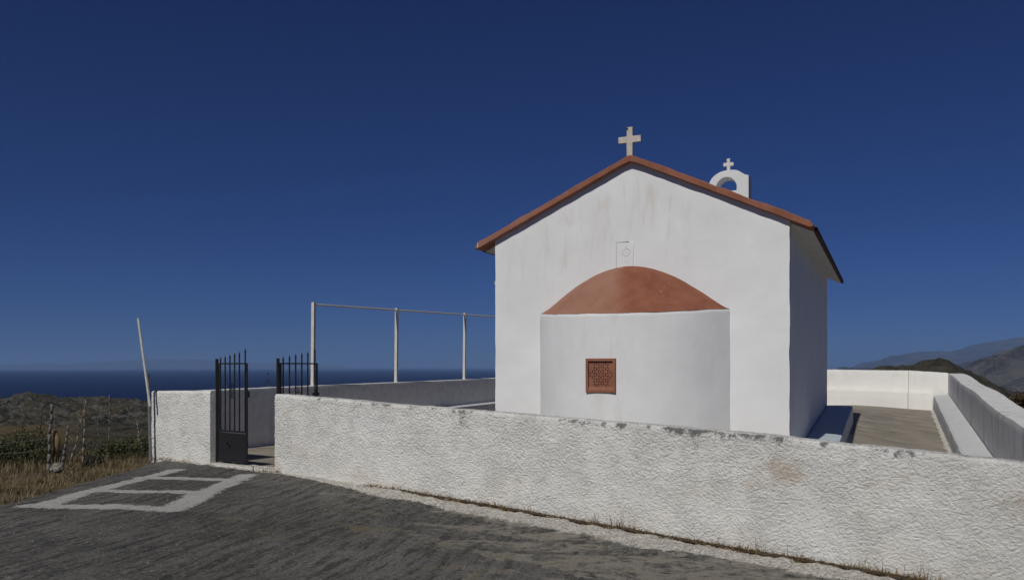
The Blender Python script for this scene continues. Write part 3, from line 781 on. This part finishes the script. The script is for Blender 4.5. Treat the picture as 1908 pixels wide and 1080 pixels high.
# window in the apse
r = Vector((DY, -DX, 0)); d = Vector((DX, DY, 0))
wf = MB()
ow, oh, bw = .235, .247, .042
for sg in (-1, 1):
    wf.box(WZ(sg * (ow - bw / 2), .035, zc), rw * bw / 2, (0, 0, oh), dw * .055)
    wf.box(WZ(0, .0352, zc + sg * (oh - bw / 2)), rw * (ow - bw - .0005), (0, 0, bw / 2), dw * .0545)
wf.at = {'dirt': [.3] * len(wf.v)}
win = wf.build('window', M['red'], aps)
bv = win.modifiers.new('bv', 'BEVEL'); bv.width = .006; bv.segments = 2
wl = MB()
wl.box(WZ(0, .025, zc), rw * (ow - bw), (0, 0, oh - bw), dw * .012)
wl.prism([WZ(-(ow - bw), .014, zc - oh + bw), WZ(-(ow - bw), -.016, zc - oh + bw), WZ(-(ow - bw), .014, zc - oh + bw + .040)], rw * 2 * (ow - bw))
a = .081
for i in range(-5, 6):
    for j in range(-5, 6):
        cx_, cz_ = i * a * math.cos(R(30)), (j + .5 * (i % 2)) * a
        for ang in (90, 30, -30):
            mx, mz = cx_ + a / 2 * math.cos(R(ang)), cz_ + a / 2 * math.sin(R(ang))
            if math.hypot(mx, mz) > .178: continue
            ca, sa = math.cos(R(ang)), math.sin(R(ang)); l, h = .0205, .0068
            poly = [WZ(mx + x * ca - y * sa, .0115, zc + .012 + mz + x * sa + y * ca) for x, y in ((-l, 0), (-l * .5, -h), (l * .5, -h), (l, 0), (l * .5, h), (-l * .5, h))]
            wl.prism(poly, dw * .004, 1)
wl.at = {'dirt': [.35] * len(wl.v)}
wl.build('lattice', [M['red'], M['black']], win)

# plastered plaque with pin holes above the apse
pq = MB(); D = []
zq0, zq1 = 1.50, 1.905
pq.prism([SZ(-.235, TF - .012, zq0), SZ(.02, TF - .012, zq0), SZ(.045, TF - .010, zq1 - .01), SZ(-.235, TF - .014, zq1)], d * .05)
for (x, z) in [(-.152, .10), (-.13, .125), (-.107, .15), (-.085, .16), (-.085, .185), (-.062, .15), (-.04, .14), (-.02, .12), (-.025, .095), (-.05, .075), (-.065, .05), (-.135, .08), (-.12, .06), (-.095, .045), (-.085, .105), (-.09, -.04), (-.055, -.05)]:
    c = SZ(x + .003, TF - .0135, 1.745 + z - .1); pq.tube(c, c + d * .006, .0062, n=7, mi=1)
c0 = SZ(-.237, TF - .004, 1.70); pq.box(c0, r * .004, (0, 0, .2), d * .006, 1)
pq.box(SZ(-.14, TF - .004, zq1 + .002), r * .10, (0, 0, .005), d * .007, 1)
pq.at = {'dirt': [.1] * len(pq.v)}
pq.build('plaque', [M['chapel'], M['greypost']], ch)
# small lamp bracket on the left wall
lb = MB(); lb.tube(SZ(-HW + .01, TF + .18, 1.405), SZ(-HW - .09, TF + .18, 1.41), .016, n=8); lb.tube(SZ(-HW - .075, TF + .18, 1.42), SZ(-HW - .075, TF + .18, 1.36), .026, .020, n=10)
lb.at = {}
lb.build('lamp_bracket', M['pole'], ch)

# ------------------------------------------------------------------ gate
def gate_leaf(hinge, ax, nrm, label, openleaf):
    """hinge: foot point; ax: unit vector from hinge to free end; nrm: out of the leaf (towards the road side when closed)"""
    L = .71; z0, z1 = -1.405, .055; ax = Vector(ax); nn = Vector(nrm); up = Vector((0, 0, 1))
    root = empty('iron_gate', Vector(hinge) + up * z0, label, 'gate', 'two leaves of the black iron gate')
    H = lambda a, z, o=0: Vector(hinge) + ax * a + nn * o + up * z
    m = MB(); m.box(H(-.015, (-1.5 + .12) / 2), ax * .016, nn * .016, up * (1.62 / 2)); m.build('hinge_post', M['iron'], root)
    m = MB()
    for a in (.030, L - .012): m.box(H(a, (z0 + z1) / 2), ax * .010, nn * .010, up * (z1 - z0) / 2)
    m.box(H(L / 2, z1 - .008), ax * (L / 2 - .035), nn * .010, up * .010)
    m.box(H(L / 2, -.955), ax * (L / 2 - .035), nn * .012, up * .012)
    m.box(H(L / 2, z0 + .012), ax * (L / 2 - .035), nn * .012, up * .012)
    m.build('frame', M['iron'], root)
    for i, hh in enumerate((.085, .10, .12, .14, .158, .205)):
        a = .075 + i * .1125 if i < 5 else L - .05
        m = MB(); zt = z1 + hh
        m.box(H(a, (-.943 + zt - .06) / 2), ax * .0075, nn * .0075, up * ((zt - .06 + .943) / 2))
        c = H(a, zt - .06)
        m.tube(c, c + up * .006, .013, .013, 8); m.tube(c + up * .006, c + up * .020, .008, .016, 8); m.tube(c + up * .020, c + up * .075, .016, .001, 8)
        m.build('bar', M['iron'], root)
    m = MB(); m.box(H(L / 2, (z0 - .955) / 2 + .0), ax * (L / 2 - .036), nn * .004, up * ((-.955 - z0) / 2 - .026)); pn = m.build('panel', M['iron'], root)
    m = MB(); c = H(.28, -1.155, .012); k = 16
    pts = [c + (ax * math.cos(2 * math.pi * i / k) + up * math.sin(2 * math.pi * i / k)) * .038 for i in range(k + 1)]
    m.path(pts, [.006] * (k + 1), 6); m.tube(H(.28, -1.112, .0), H(.28, -1.112, .02), .010, n=8)
    m.tube(c - nn * .016, c - nn * .004, .016, .010, 10)
    m.build('ring_handle', M['iron'], root)
    m = MB()
    if not openleaf:
        m.box(H(L + .014, -.40), ax * .012, nn * .02, up * .045); m.build('lock', M['iron'], root)
        m = MB()
        for a in (.335, .375): m.box(H(a, -.36), ax * .004, nn * .004, up * .11)
        for zz in (-.26, -.33, -.40, -.46): m.box(H(.355, zz), ax * .030, nn * .0035, up * .004)
        m.build('latch', M['iron'], root)
    else:
        m.box(H(L - .03, -.40), ax * .05, nn * .02, up * .022); m.tube(H(L - .03, -.34), H(L - .03, -.46), .008, n=6); m.build('bolt', M['iron'], root)
        m = MB(); m.box(H(.34, -.37), ax * .05, nn * .004, up * .006); m.box(H(.34, -.33), ax * .004, nn * .0045, up * .05); m.build('latch', M['iron'], root)
    return root
wv = Vector((WX, WY, 0)); nv_ = Vector((-WY, WX, 0))
gate_leaf(SN(-1.455, .11), wv, -nv_, 'closed black iron gate leaf beside the short wall block', False)
gate_leaf(SN(-.035, .10), nv_, wv, 'opened black iron gate leaf standing behind the long road wall', True)
for i, (s, n, lab) in enumerate(((-2.93, -.10, 'rusty iron stub in the paving at the left foot of the short wall block'), (-.16, -.24, 'rusty iron stub in the paving in front of the gate opening'))):
    m = MB(); b = SN(s, n, -1.52); m.tube(b, b + Vector((0, .0, .15)), .009, .008, 7)
    tag(m.build('iron_stub', M['wire']), lab, 'metal stub', 'iron stubs in the paving')

# pipe frame on the left parapet
pf = empty('pipe_frame', UT(.10, 3.95, -.38), 'white steel frame of upright posts and top rail on the sea side wall', 'frame')
tp = [(3.977, 1.31), (7.128, 1.392), (10.635, 1.483), (14.2, 1.575)]
for t, z in tp:
    m = MB(); a = UT(.10, t, lerp(LT, t) - .05); b = UT(.10 + .02, t, z)
    ax = (b - a).normalized(); m.box((a + b) / 2, Vector((DY, -DX, 0)) * .033, Vector((DX, DY, 0)) * .033, (b - a) / 2); m.build('post', M['pole'], pf)
m = MB(); 
for (t0, z0), (t1, z1) in zip(tp, tp[1:]): m.tube(UT(.12, t0 + .04, z0 - .045), UT(.12, t1 - .04, z1 - .045), .020, n=8)
m.build('rail', M['pole'], pf)

# ------------------------------------------------------------------ poles, stakes, fence and plants left of the yard
m = MB(); a = Vector((kx(281) * 13.2, 13.2, -1.50)); b = Vector((kx(276) * 13.2, 13.2, -.12)); m.tube(a, b, .024, n=10)
tag(m.build('grey_post', M['greypost']), 'upright dull grey metal post at the left end of the short wall block', 'post')
m = MB(); a = Vector((kx(279.5) * 13.12, 13.12, -.62)); b = Vector((kx(257.5) * 13.12, 13.12, .765)); m.tube(a, b, .019, n=10)
tag(m.build('leaning_pipe', M['pole']), 'white pipe tied to the grey post and leaning left against the sky', 'pipe')

def stake(px0, y0, px1, y1, Y, rad, mat, label, group='wooden stakes of the old fence', wob=.03, twig=0, name='fence_stake', cat='stake'):
    a = Vector((kx(px1) * Y, Y, (683 - y1) / 1550 * Y - .08)); b = Vector((kx(px0) * Y, Y, (683 - y0) / 1550 * Y)); n = 7
    pts = []; rd = []
    for i in range(n + 1):
        q = i / n; p = a.lerp(b, q) + Vector((fr(q * 3, px0, 0, 3), fr(q * 3, px0, 5, 3), 0)) * wob * math.sin(math.pi * q)
        pts.append(p); rd.append(rad * (1.1 - .45 * q) * (1 + .04 * fr(q * 9, px0, 2, 2)))
    m = MB(); m.path(pts, rd, 8)
    for k in range(twig):
        q = pts[3 + k % 4]; m.tube(q, q + Vector((random.uniform(-.12, .12), random.uniform(-.05, .05), random.uniform(.08, .2))), rad * .5, rad * .2, 5)
    return tag(m.build(name, mat, smooth=True), label, cat, group)
stake(96.5, 752, 90, 872, 12.4, .026, M['grey'], 'thickest pale fence stake, leftmost in the verge behind the rock', twig=1)
stake(127, 792, 116, 862, 13.0, .022, M['grey'], 'short grey leaning fence stake just right of the rock')
stake(157, 762, 128, 866, 12.8, .012, M['palebark'], 'thin crooked stake leaning far to the right', twig=2)
stake(160, 745, 153, 858, 13.1, .013, M['palebark'], 'tall thin forked stake crossing the leaning one', twig=3)
stake(204, 735, 203, 832, 16, .012, M['grey'], 'thin upright grey stake between the two bushes', twig=0)
stake(183, 776, 182, 838, 16, .009, M['grey'], 'very thin short stake left of the upright grey one', twig=0)
stake(103, 765, 99, 815, 17, .009, M['grey'], 'thin far stake right behind the thickest one', twig=0)
stake(49, 765, 36, 815, 18, .010, M['bark'], 'dead stalk leaning above the left bush', 'dead plant stalks', .06, 4, 'dead_stalk', 'stalk')
stake(75, 772, 77, 815, 17, .014, M['bark'], 'branching dead stalk rising from the left bush', 'dead plant stalks', .06, 5, 'dead_stalk', 'stalk')
stake(256, 788, 264, 828, 14.3, .013, M['palebark'], 'pale dead stalk rising from the right bush beside the grey post', 'dead plant stalks', .05, 4, 'dead_stalk', 'stalk')
fwr = empty('fence_wire', (kx(91) * 12.4, 12.4, -1.5), 'two sagging rusty wires strung between the stakes', 'wire')
for dz in (0, .16):
    m = MB()
    P0 = Vector((kx(-60) * 12.3, 12.3, -1.27 + dz)); seq = [P0] + [Vector((kx(px) * Y, Y, z + dz)) for px, Y, z in ((91, 12.4, -1.22), (118, 13.0, -1.27), (155, 13.1, -1.24), (203, 13.4, -1.23), (280, 13.2, -1.18))]
    for a, b in zip(seq, seq[1:]):
        pts = [a.lerp(b, i / 6) - Vector((0, 0, .04 * math.sin(math.pi * i / 6))) for i in range(7)]; m.path(pts, [.004] * 7, 5)
    m.build('strand', M['wire'], fwr)

def rock(name, c, sz, mat, label, cat, seed, group=None):
    bm = bmesh.new(); bmesh.ops.create_icosphere(bm, subdivisions=4, radius=1)
    for v in bm.verts:
        n = v.co.normalized(); k = 1 + .45 * fr(n.x * 1.2 + seed, n.y * 1.2, n.z * 1.2, 4)
        q = Vector((n.x * sz[0], n.y * sz[1], n.z * sz[2])) * k; v.co = q + Vector(c)
    me = bpy.data.meshes.new(name); bm.to_mesh(me); bm.free(); me.materials.append(mat)
    o = bpy.data.objects.new(name, me); COL.objects.link(o); return tag(o, label, cat, group)
rock('boulder', (kx(106) * 12.0, 12.0, -1.45), (.085, .07, .075), M['stone'], 'pale grey pointed rock at the foot of the thickest stake', 'rock', 2)
rock('dark_block', (kx(172) * 13.3, 13.3, -1.52), (.16, .12, .10), m_simple('dark_block_stone', (.035, .033, .03), .3, 9, .95, 1, .03), 'dark block half buried in grass left of the right bush', 'rock', 6)
# curled piece of bark hanging on the stake
m = MB()
def curl(a, b):
    z = -1.32 + .36 * a; an = R(-70 + 140 * b); rr = .035 * (1 + .5 * math.sin(math.pi * a))
    return Vector((kx(103) * 12.5 + rr * math.sin(an) + .03 * math.sin(3 * a), 12.5 - rr * math.cos(an), z))
m.grid(curl, 14, 8)
o = m.build('bark_strip', m_simple('tan_bark', (.33, .22, .11), .2, 10), smooth=True); so = o.modifiers.new('s', 'SOLIDIFY'); so.thickness = .006
tag(o, 'curled tan strip of bark hanging right of the thickest stake', 'bark')

def shrub(name, c, sz, nleaf, lsz, mats, label, cat='bush', seed=1, stems=12, group=None, lobes=9):
    rnd = random.Random(seed); c = Vector(c)
    root = empty(name, c, label, cat, group)
    lob = []
    for _ in range(lobes):
        a = rnd.uniform(0, 2 * math.pi); rr = rnd.uniform(0, .75) ** .7
        lob.append((Vector((math.cos(a) * rr * sz[0], math.sin(a) * rr * sz[1], sz[2] * rnd.uniform(.25, .85))), rnd.uniform(.25, .5)))
    m = MB()
    for _ in range(stems):
        l = rnd.choice(lob)[0]; a = c + Vector((rnd.uniform(-.2, .2) * sz[0], rnd.uniform(-.2, .2) * sz[1], -.05)); b = c + l
        mid = a.lerp(b, .5) + Vector((rnd.uniform(-.1, .1), rnd.uniform(-.1, .1), .1)) * sz[0]
        m.path([a, mid, b], [.014, .009, .004], 5)
    m.build('stems', M['bark'], root)
    m = MB()
    for _ in range(nleaf):
        l, rl = rnd.choice(lob)
        dr = Vector((rnd.gauss(0, 1), rnd.gauss(0, 1), rnd.gauss(0, 1))).normalized() * rl * rnd.uniform(.45, 1.1) ** .6
        p = c + l + Vector((dr.x * sz[0], dr.y * sz[1], dr.z * sz[2] * .9))
        if p.z < c.z: p.z = c.z + rnd.uniform(0, .1)
        n = (dr.normalized() + Vector((rnd.uniform(-1, 1), rnd.uniform(-1, 1), rnd.uniform(-.5, 1)))).normalized()
        e = n.orthogonal().normalized(); g = n.cross(e); an = rnd.uniform(0, 6.28); e, g = e * math.cos(an) + g * math.sin(an), g * math.cos(an) - e * math.sin(an)
        s = lsz * rnd.uniform(.6, 1.3); b = len(m.v)
        m.v += [p - e * s, p - g * s * .42 + n * s * .12, p + e * s, p + g * s * .42 + n * s * .12]; m.f.append((b, b + 1, b + 2, b + 3)); m.mi.append(rnd.randrange(len(mats)))
    m.build('leaves', mats, root, fix=False)
    return root
shrub('bush', (kx(45) * 14.2, 14.2, -1.95), (1.05, .7, .78), 9000, .024, [M['green'], M['olive']], 'leafy dark green bush at the left edge behind the dry grass', seed=3, lobes=16)
shrub('bush', (kx(228) * 14.4, 14.4, -1.72), (.62, .5, .45), 6000, .022, [M['green'], M['green'], M['olive']], 'low leafy green bush beside the grey post and the short wall block', seed=5, lobes=12)
shrub('bush', (kx(186) * 15.5, 15.5, -1.85), (.5, .4, .40), 2200, .022, [M['olive'], M['dry2']], 'small straggly bush behind the crossing stakes', seed=8, lobes=7)
shrub('bush', (kx(506) * 19.0, 19.0, -2.4), (.16, .16, 2.0), 900, .03, [M['brownleaf'], M['green']], 'small leafy plant showing just over the sea side wall behind the gate', seed=11, lobes=9)
# trees beyond the right parapet
def tree(c, h, rad, nleaf, lsz, mats, label, seed, lean=(0, 0)):
    rnd = random.Random(seed); c = Vector(c); root = empty('tree', c, label, 'tree', 'trees beyond the right parapet')
    m = MB(); top = c + Vector((lean[0], lean[1], h)); pts = [c.lerp(top, i / 6) + Vector((rnd.uniform(-.08, .08), rnd.uniform(-.08, .08), 0)) for i in range(7)]
    m.path(pts, [.11 - .014 * i for i in range(7)], 8); ends = []
    for i in range(22):
        a = pts[rnd.randrange(2, 7)]; an = rnd.uniform(0, 6.28); l = rad * rnd.uniform(.5, 1.0)
        b = a + Vector((math.cos(an) * l, math.sin(an) * l, rnd.uniform(.1, .6) * rad)); mm = a.lerp(b, .5) + Vector((0, 0, .12))
        m.path([a, mm, b], [.035, .02, .008], 5); ends += [b, a.lerp(b, .75)]
        for _ in range(2):
            e = b + Vector((rnd.uniform(-.4, .4), rnd.uniform(-.4, .4), rnd.uniform(-.1, .4))) * rad * .6; m.tube(b, e, .009, .004, 4); ends.append(e)
    m.build('trunk', M['bark'], root)
    m = MB()
    for _ in range(nleaf):
        q = rnd.choice(ends); p = q + Vector((rnd.gauss(0, 1), rnd.gauss(0, 1), rnd.gauss(0, .8))) * rad * .13
        n = Vector((rnd.gauss(0, 1), rnd.gauss(0, 1), rnd.gauss(0, 1))).normalized(); e = n.orthogonal().normalized(); g = n.cross(e)
        s = lsz * rnd.uniform(.6, 1.4); b = len(m.v); m.v += [p - e * s, p - g * s * .4, p + e * s, p + g * s * .4]; m.f.append((b, b + 1, b + 2, b + 3)); m.mi.append(rnd.randrange(len(mats)))
    m.build('crown', mats, root, fix=False)
    return root
tree((kx(1866) * 30, 30, -5.6), 4.15, .75, 7000, .045, [M['olive'], M['bark']], 'dark scrubby tree showing over the right parapet above the bare branch', 21, (-.1, 0))
tree((kx(1922) * 27, 27, -5.2), 3.9, .62, 6000, .04, [M['olive'], M['brownleaf'], M['brownleaf']], 'rusty leaved tree at the right edge of the photo', 22, (.1, 0))
tree((kx(1902) * 34, 34, -6.2), 3.9, .9, 6000, .045, [M['olive'], M['brownleaf']], 'low brown green scrub tree between the dark and the rusty one', 23)
m = MB(); Y = 22
pts = [Vector((kx(px) * Y, Y, (683 - py) / 1550 * Y)) for px, py in ((1868, 742), (1876, 748), (1886, 753), (1895, 761), (1904, 775), (1908, 800))]
m.path(pts, [.012, .018, .022, .026, .03, .03], 7); m.tube(pts[2], pts[2] + Vector((.25, 0, .04)), .012, .006, 5); m.tube(pts[1], pts[1] + Vector((.1, 0, .16)), .010, .004, 5)
pts2 = [pts[-1], Vector((pts[-1].x + .05, Y, -4.6))]; m.path(pts2, [.03, .035], 7)
tag(m.build('bare_branch', M['palebark'], smooth=True), 'bare pale arching branch just beyond the right parapet', 'branch')

# weeds in the joint at the foot of the road wall
mb = MB(); att = []; n = 620; K = 5
for i in range(n + 1):
    s = 2.4 + 8.2 * i / n; wdt = (.022 + .05 * max(0, .45 + fr(s * 2.2, 5, 1, 4) + .5 * fr(s * 9, 1, 1, 3))) * sst(2.4, 4.2, s) * sst(-.45, .15, fr(s * 3.1, 9, 4, 4)) + .002; c0 = -.045 + .02 * fr(s * 1.7, 2, 6, 3)
    for k in range(K):
        q = k / (K - 1) * 2 - 1; v = SN(s, c0 - q * wdt); l_ = 1
        mb.v.append(Vector((v.x, v.y, zroad(v.x) + .028 + .009 * fr(v.x * 1.4, v.y * 1.4, 0, 4) + .012 + .014 * (1 - q * q) * (1 + fr(s * 30, q, 1, 2)))))
for i in range(n):
    for k in range(K - 1):
        q = i * K + k; mb.f.append((q, q + 1, q + K + 1, q + K)); mb.mi.append(0)
tag(mb.build('soil_joint', m_simple('dark_leaf_litter', (.13, .095, .06), .35, 40, .95, 1, .02), smooth=True), kind='structure')
mb = MB(); pts = []; big_ = []
for _ in range(170):
    c = random.uniform(2.2, 10.3); dn_ = lerp([(2.2, .25), (3.2, .5), (4.6, 1), (10.3, 1)], c) * sst(-.35, .25, fr(c * 1.4, 3, 3, 4) + .1)
    hh = random.uniform(.3, 1) * dn_
    for _k in range(int(26 * hh) + 3):
        p = SN(c + random.gauss(0, .04), -.04 + random.gauss(0, .02)); (big_ if hh > .62 and random.random() < .5 else pts).append((p.x, p.y, zroad(p.x) + .02))
for _ in range(1800):
    c = random.uniform(1.8, 10.3); p = SN(c, -.045 + random.gauss(0, .025)); pts.append((p.x, p.y, zroad(p.x) + .02))
blades(mb, pts, .02, .075, .0045, 1.6)
blades(mb, big_, .04, .12, .0038, 1.4)
blades(mb, [random.choice(big_) for _ in range(90)], .12, .24, .0022, .9)
tag(mb.build('wall_weeds', M['dry2'], fix=False), 'dry brown weeds growing in the joint between road and road wall', 'weeds', kind='stuff')
mb = MB(); pts = []
for _ in range(260):
    s = random.choice((-2.9, -2.7, -2.45, -2.0, -2.4, -.12, 0.1)) + random.gauss(0, .10); p = SN(s, -.05 - abs(random.gauss(0, .05)), 0); pts.append((p.x, p.y, zroad(p.x)))
blades(mb, pts, .02, .09, .003, 1.0)
tag(mb.build('gate_weeds', M['dry'], fix=False), 'sparse dry weeds at the foot of the short wall block', 'weeds', kind='stuff')
# loose grit on the road
mb = MB()
for _ in range(4200):
    x = random.uniform(-5.2, 6); y = 3.2 + 8.5 * random.random() ** 1.3; s, n = wall_sn(x, y)
    if n > -.12: continue
    if random.random() < .25: n = -.12 - abs(random.gauss(0, .35)); p = SN(s, n); x, y = p.x, p.y
    z = zroad(x) + .012; q = .003 + .010 * random.random() ** 2; b = len(mb.v)
    mb.add([(x + q, y, z), (x, y + q, z), (x - q * .8, y, z), (x, y - q, z), (x, y, z + q * .8)], [(0, 1, 4), (1, 2, 4), (2, 3, 4), (3, 0, 4)])
tag(mb.build('road_grit', M['stone'], fix=False), 'pale loose grit and crumbs of plaster scattered on the road', 'gravel', kind='stuff')

# ------------------------------------------------------------------ haze
m = MB(); S = 110000; zt, zb = 720.0, SEA - 60
m.box((0, 0, (zt + zb) / 2), (S, 0, 0), (0, S, 0), (0, 0, (zt - zb) / 2))
hm = bpy.data.materials.new('haze_air'); hm.use_nodes = True; t = hm.node_tree; t.nodes.remove(t.nodes['Principled BSDF'])
pv = t.nodes.new('ShaderNodeVolumePrincipled'); pv.inputs['Color'].default_value = (.33, .55, 1.0, 1); pv.inputs['Density'].default_value = 4.6e-5; pv.inputs['Anisotropy'].default_value = .0
t.links.new(pv.outputs[0], t.nodes['Material Output'].inputs['Volume'])
tag(m.build('haze', hm), 'thin blue sea haze', 'haze', kind='stuff')
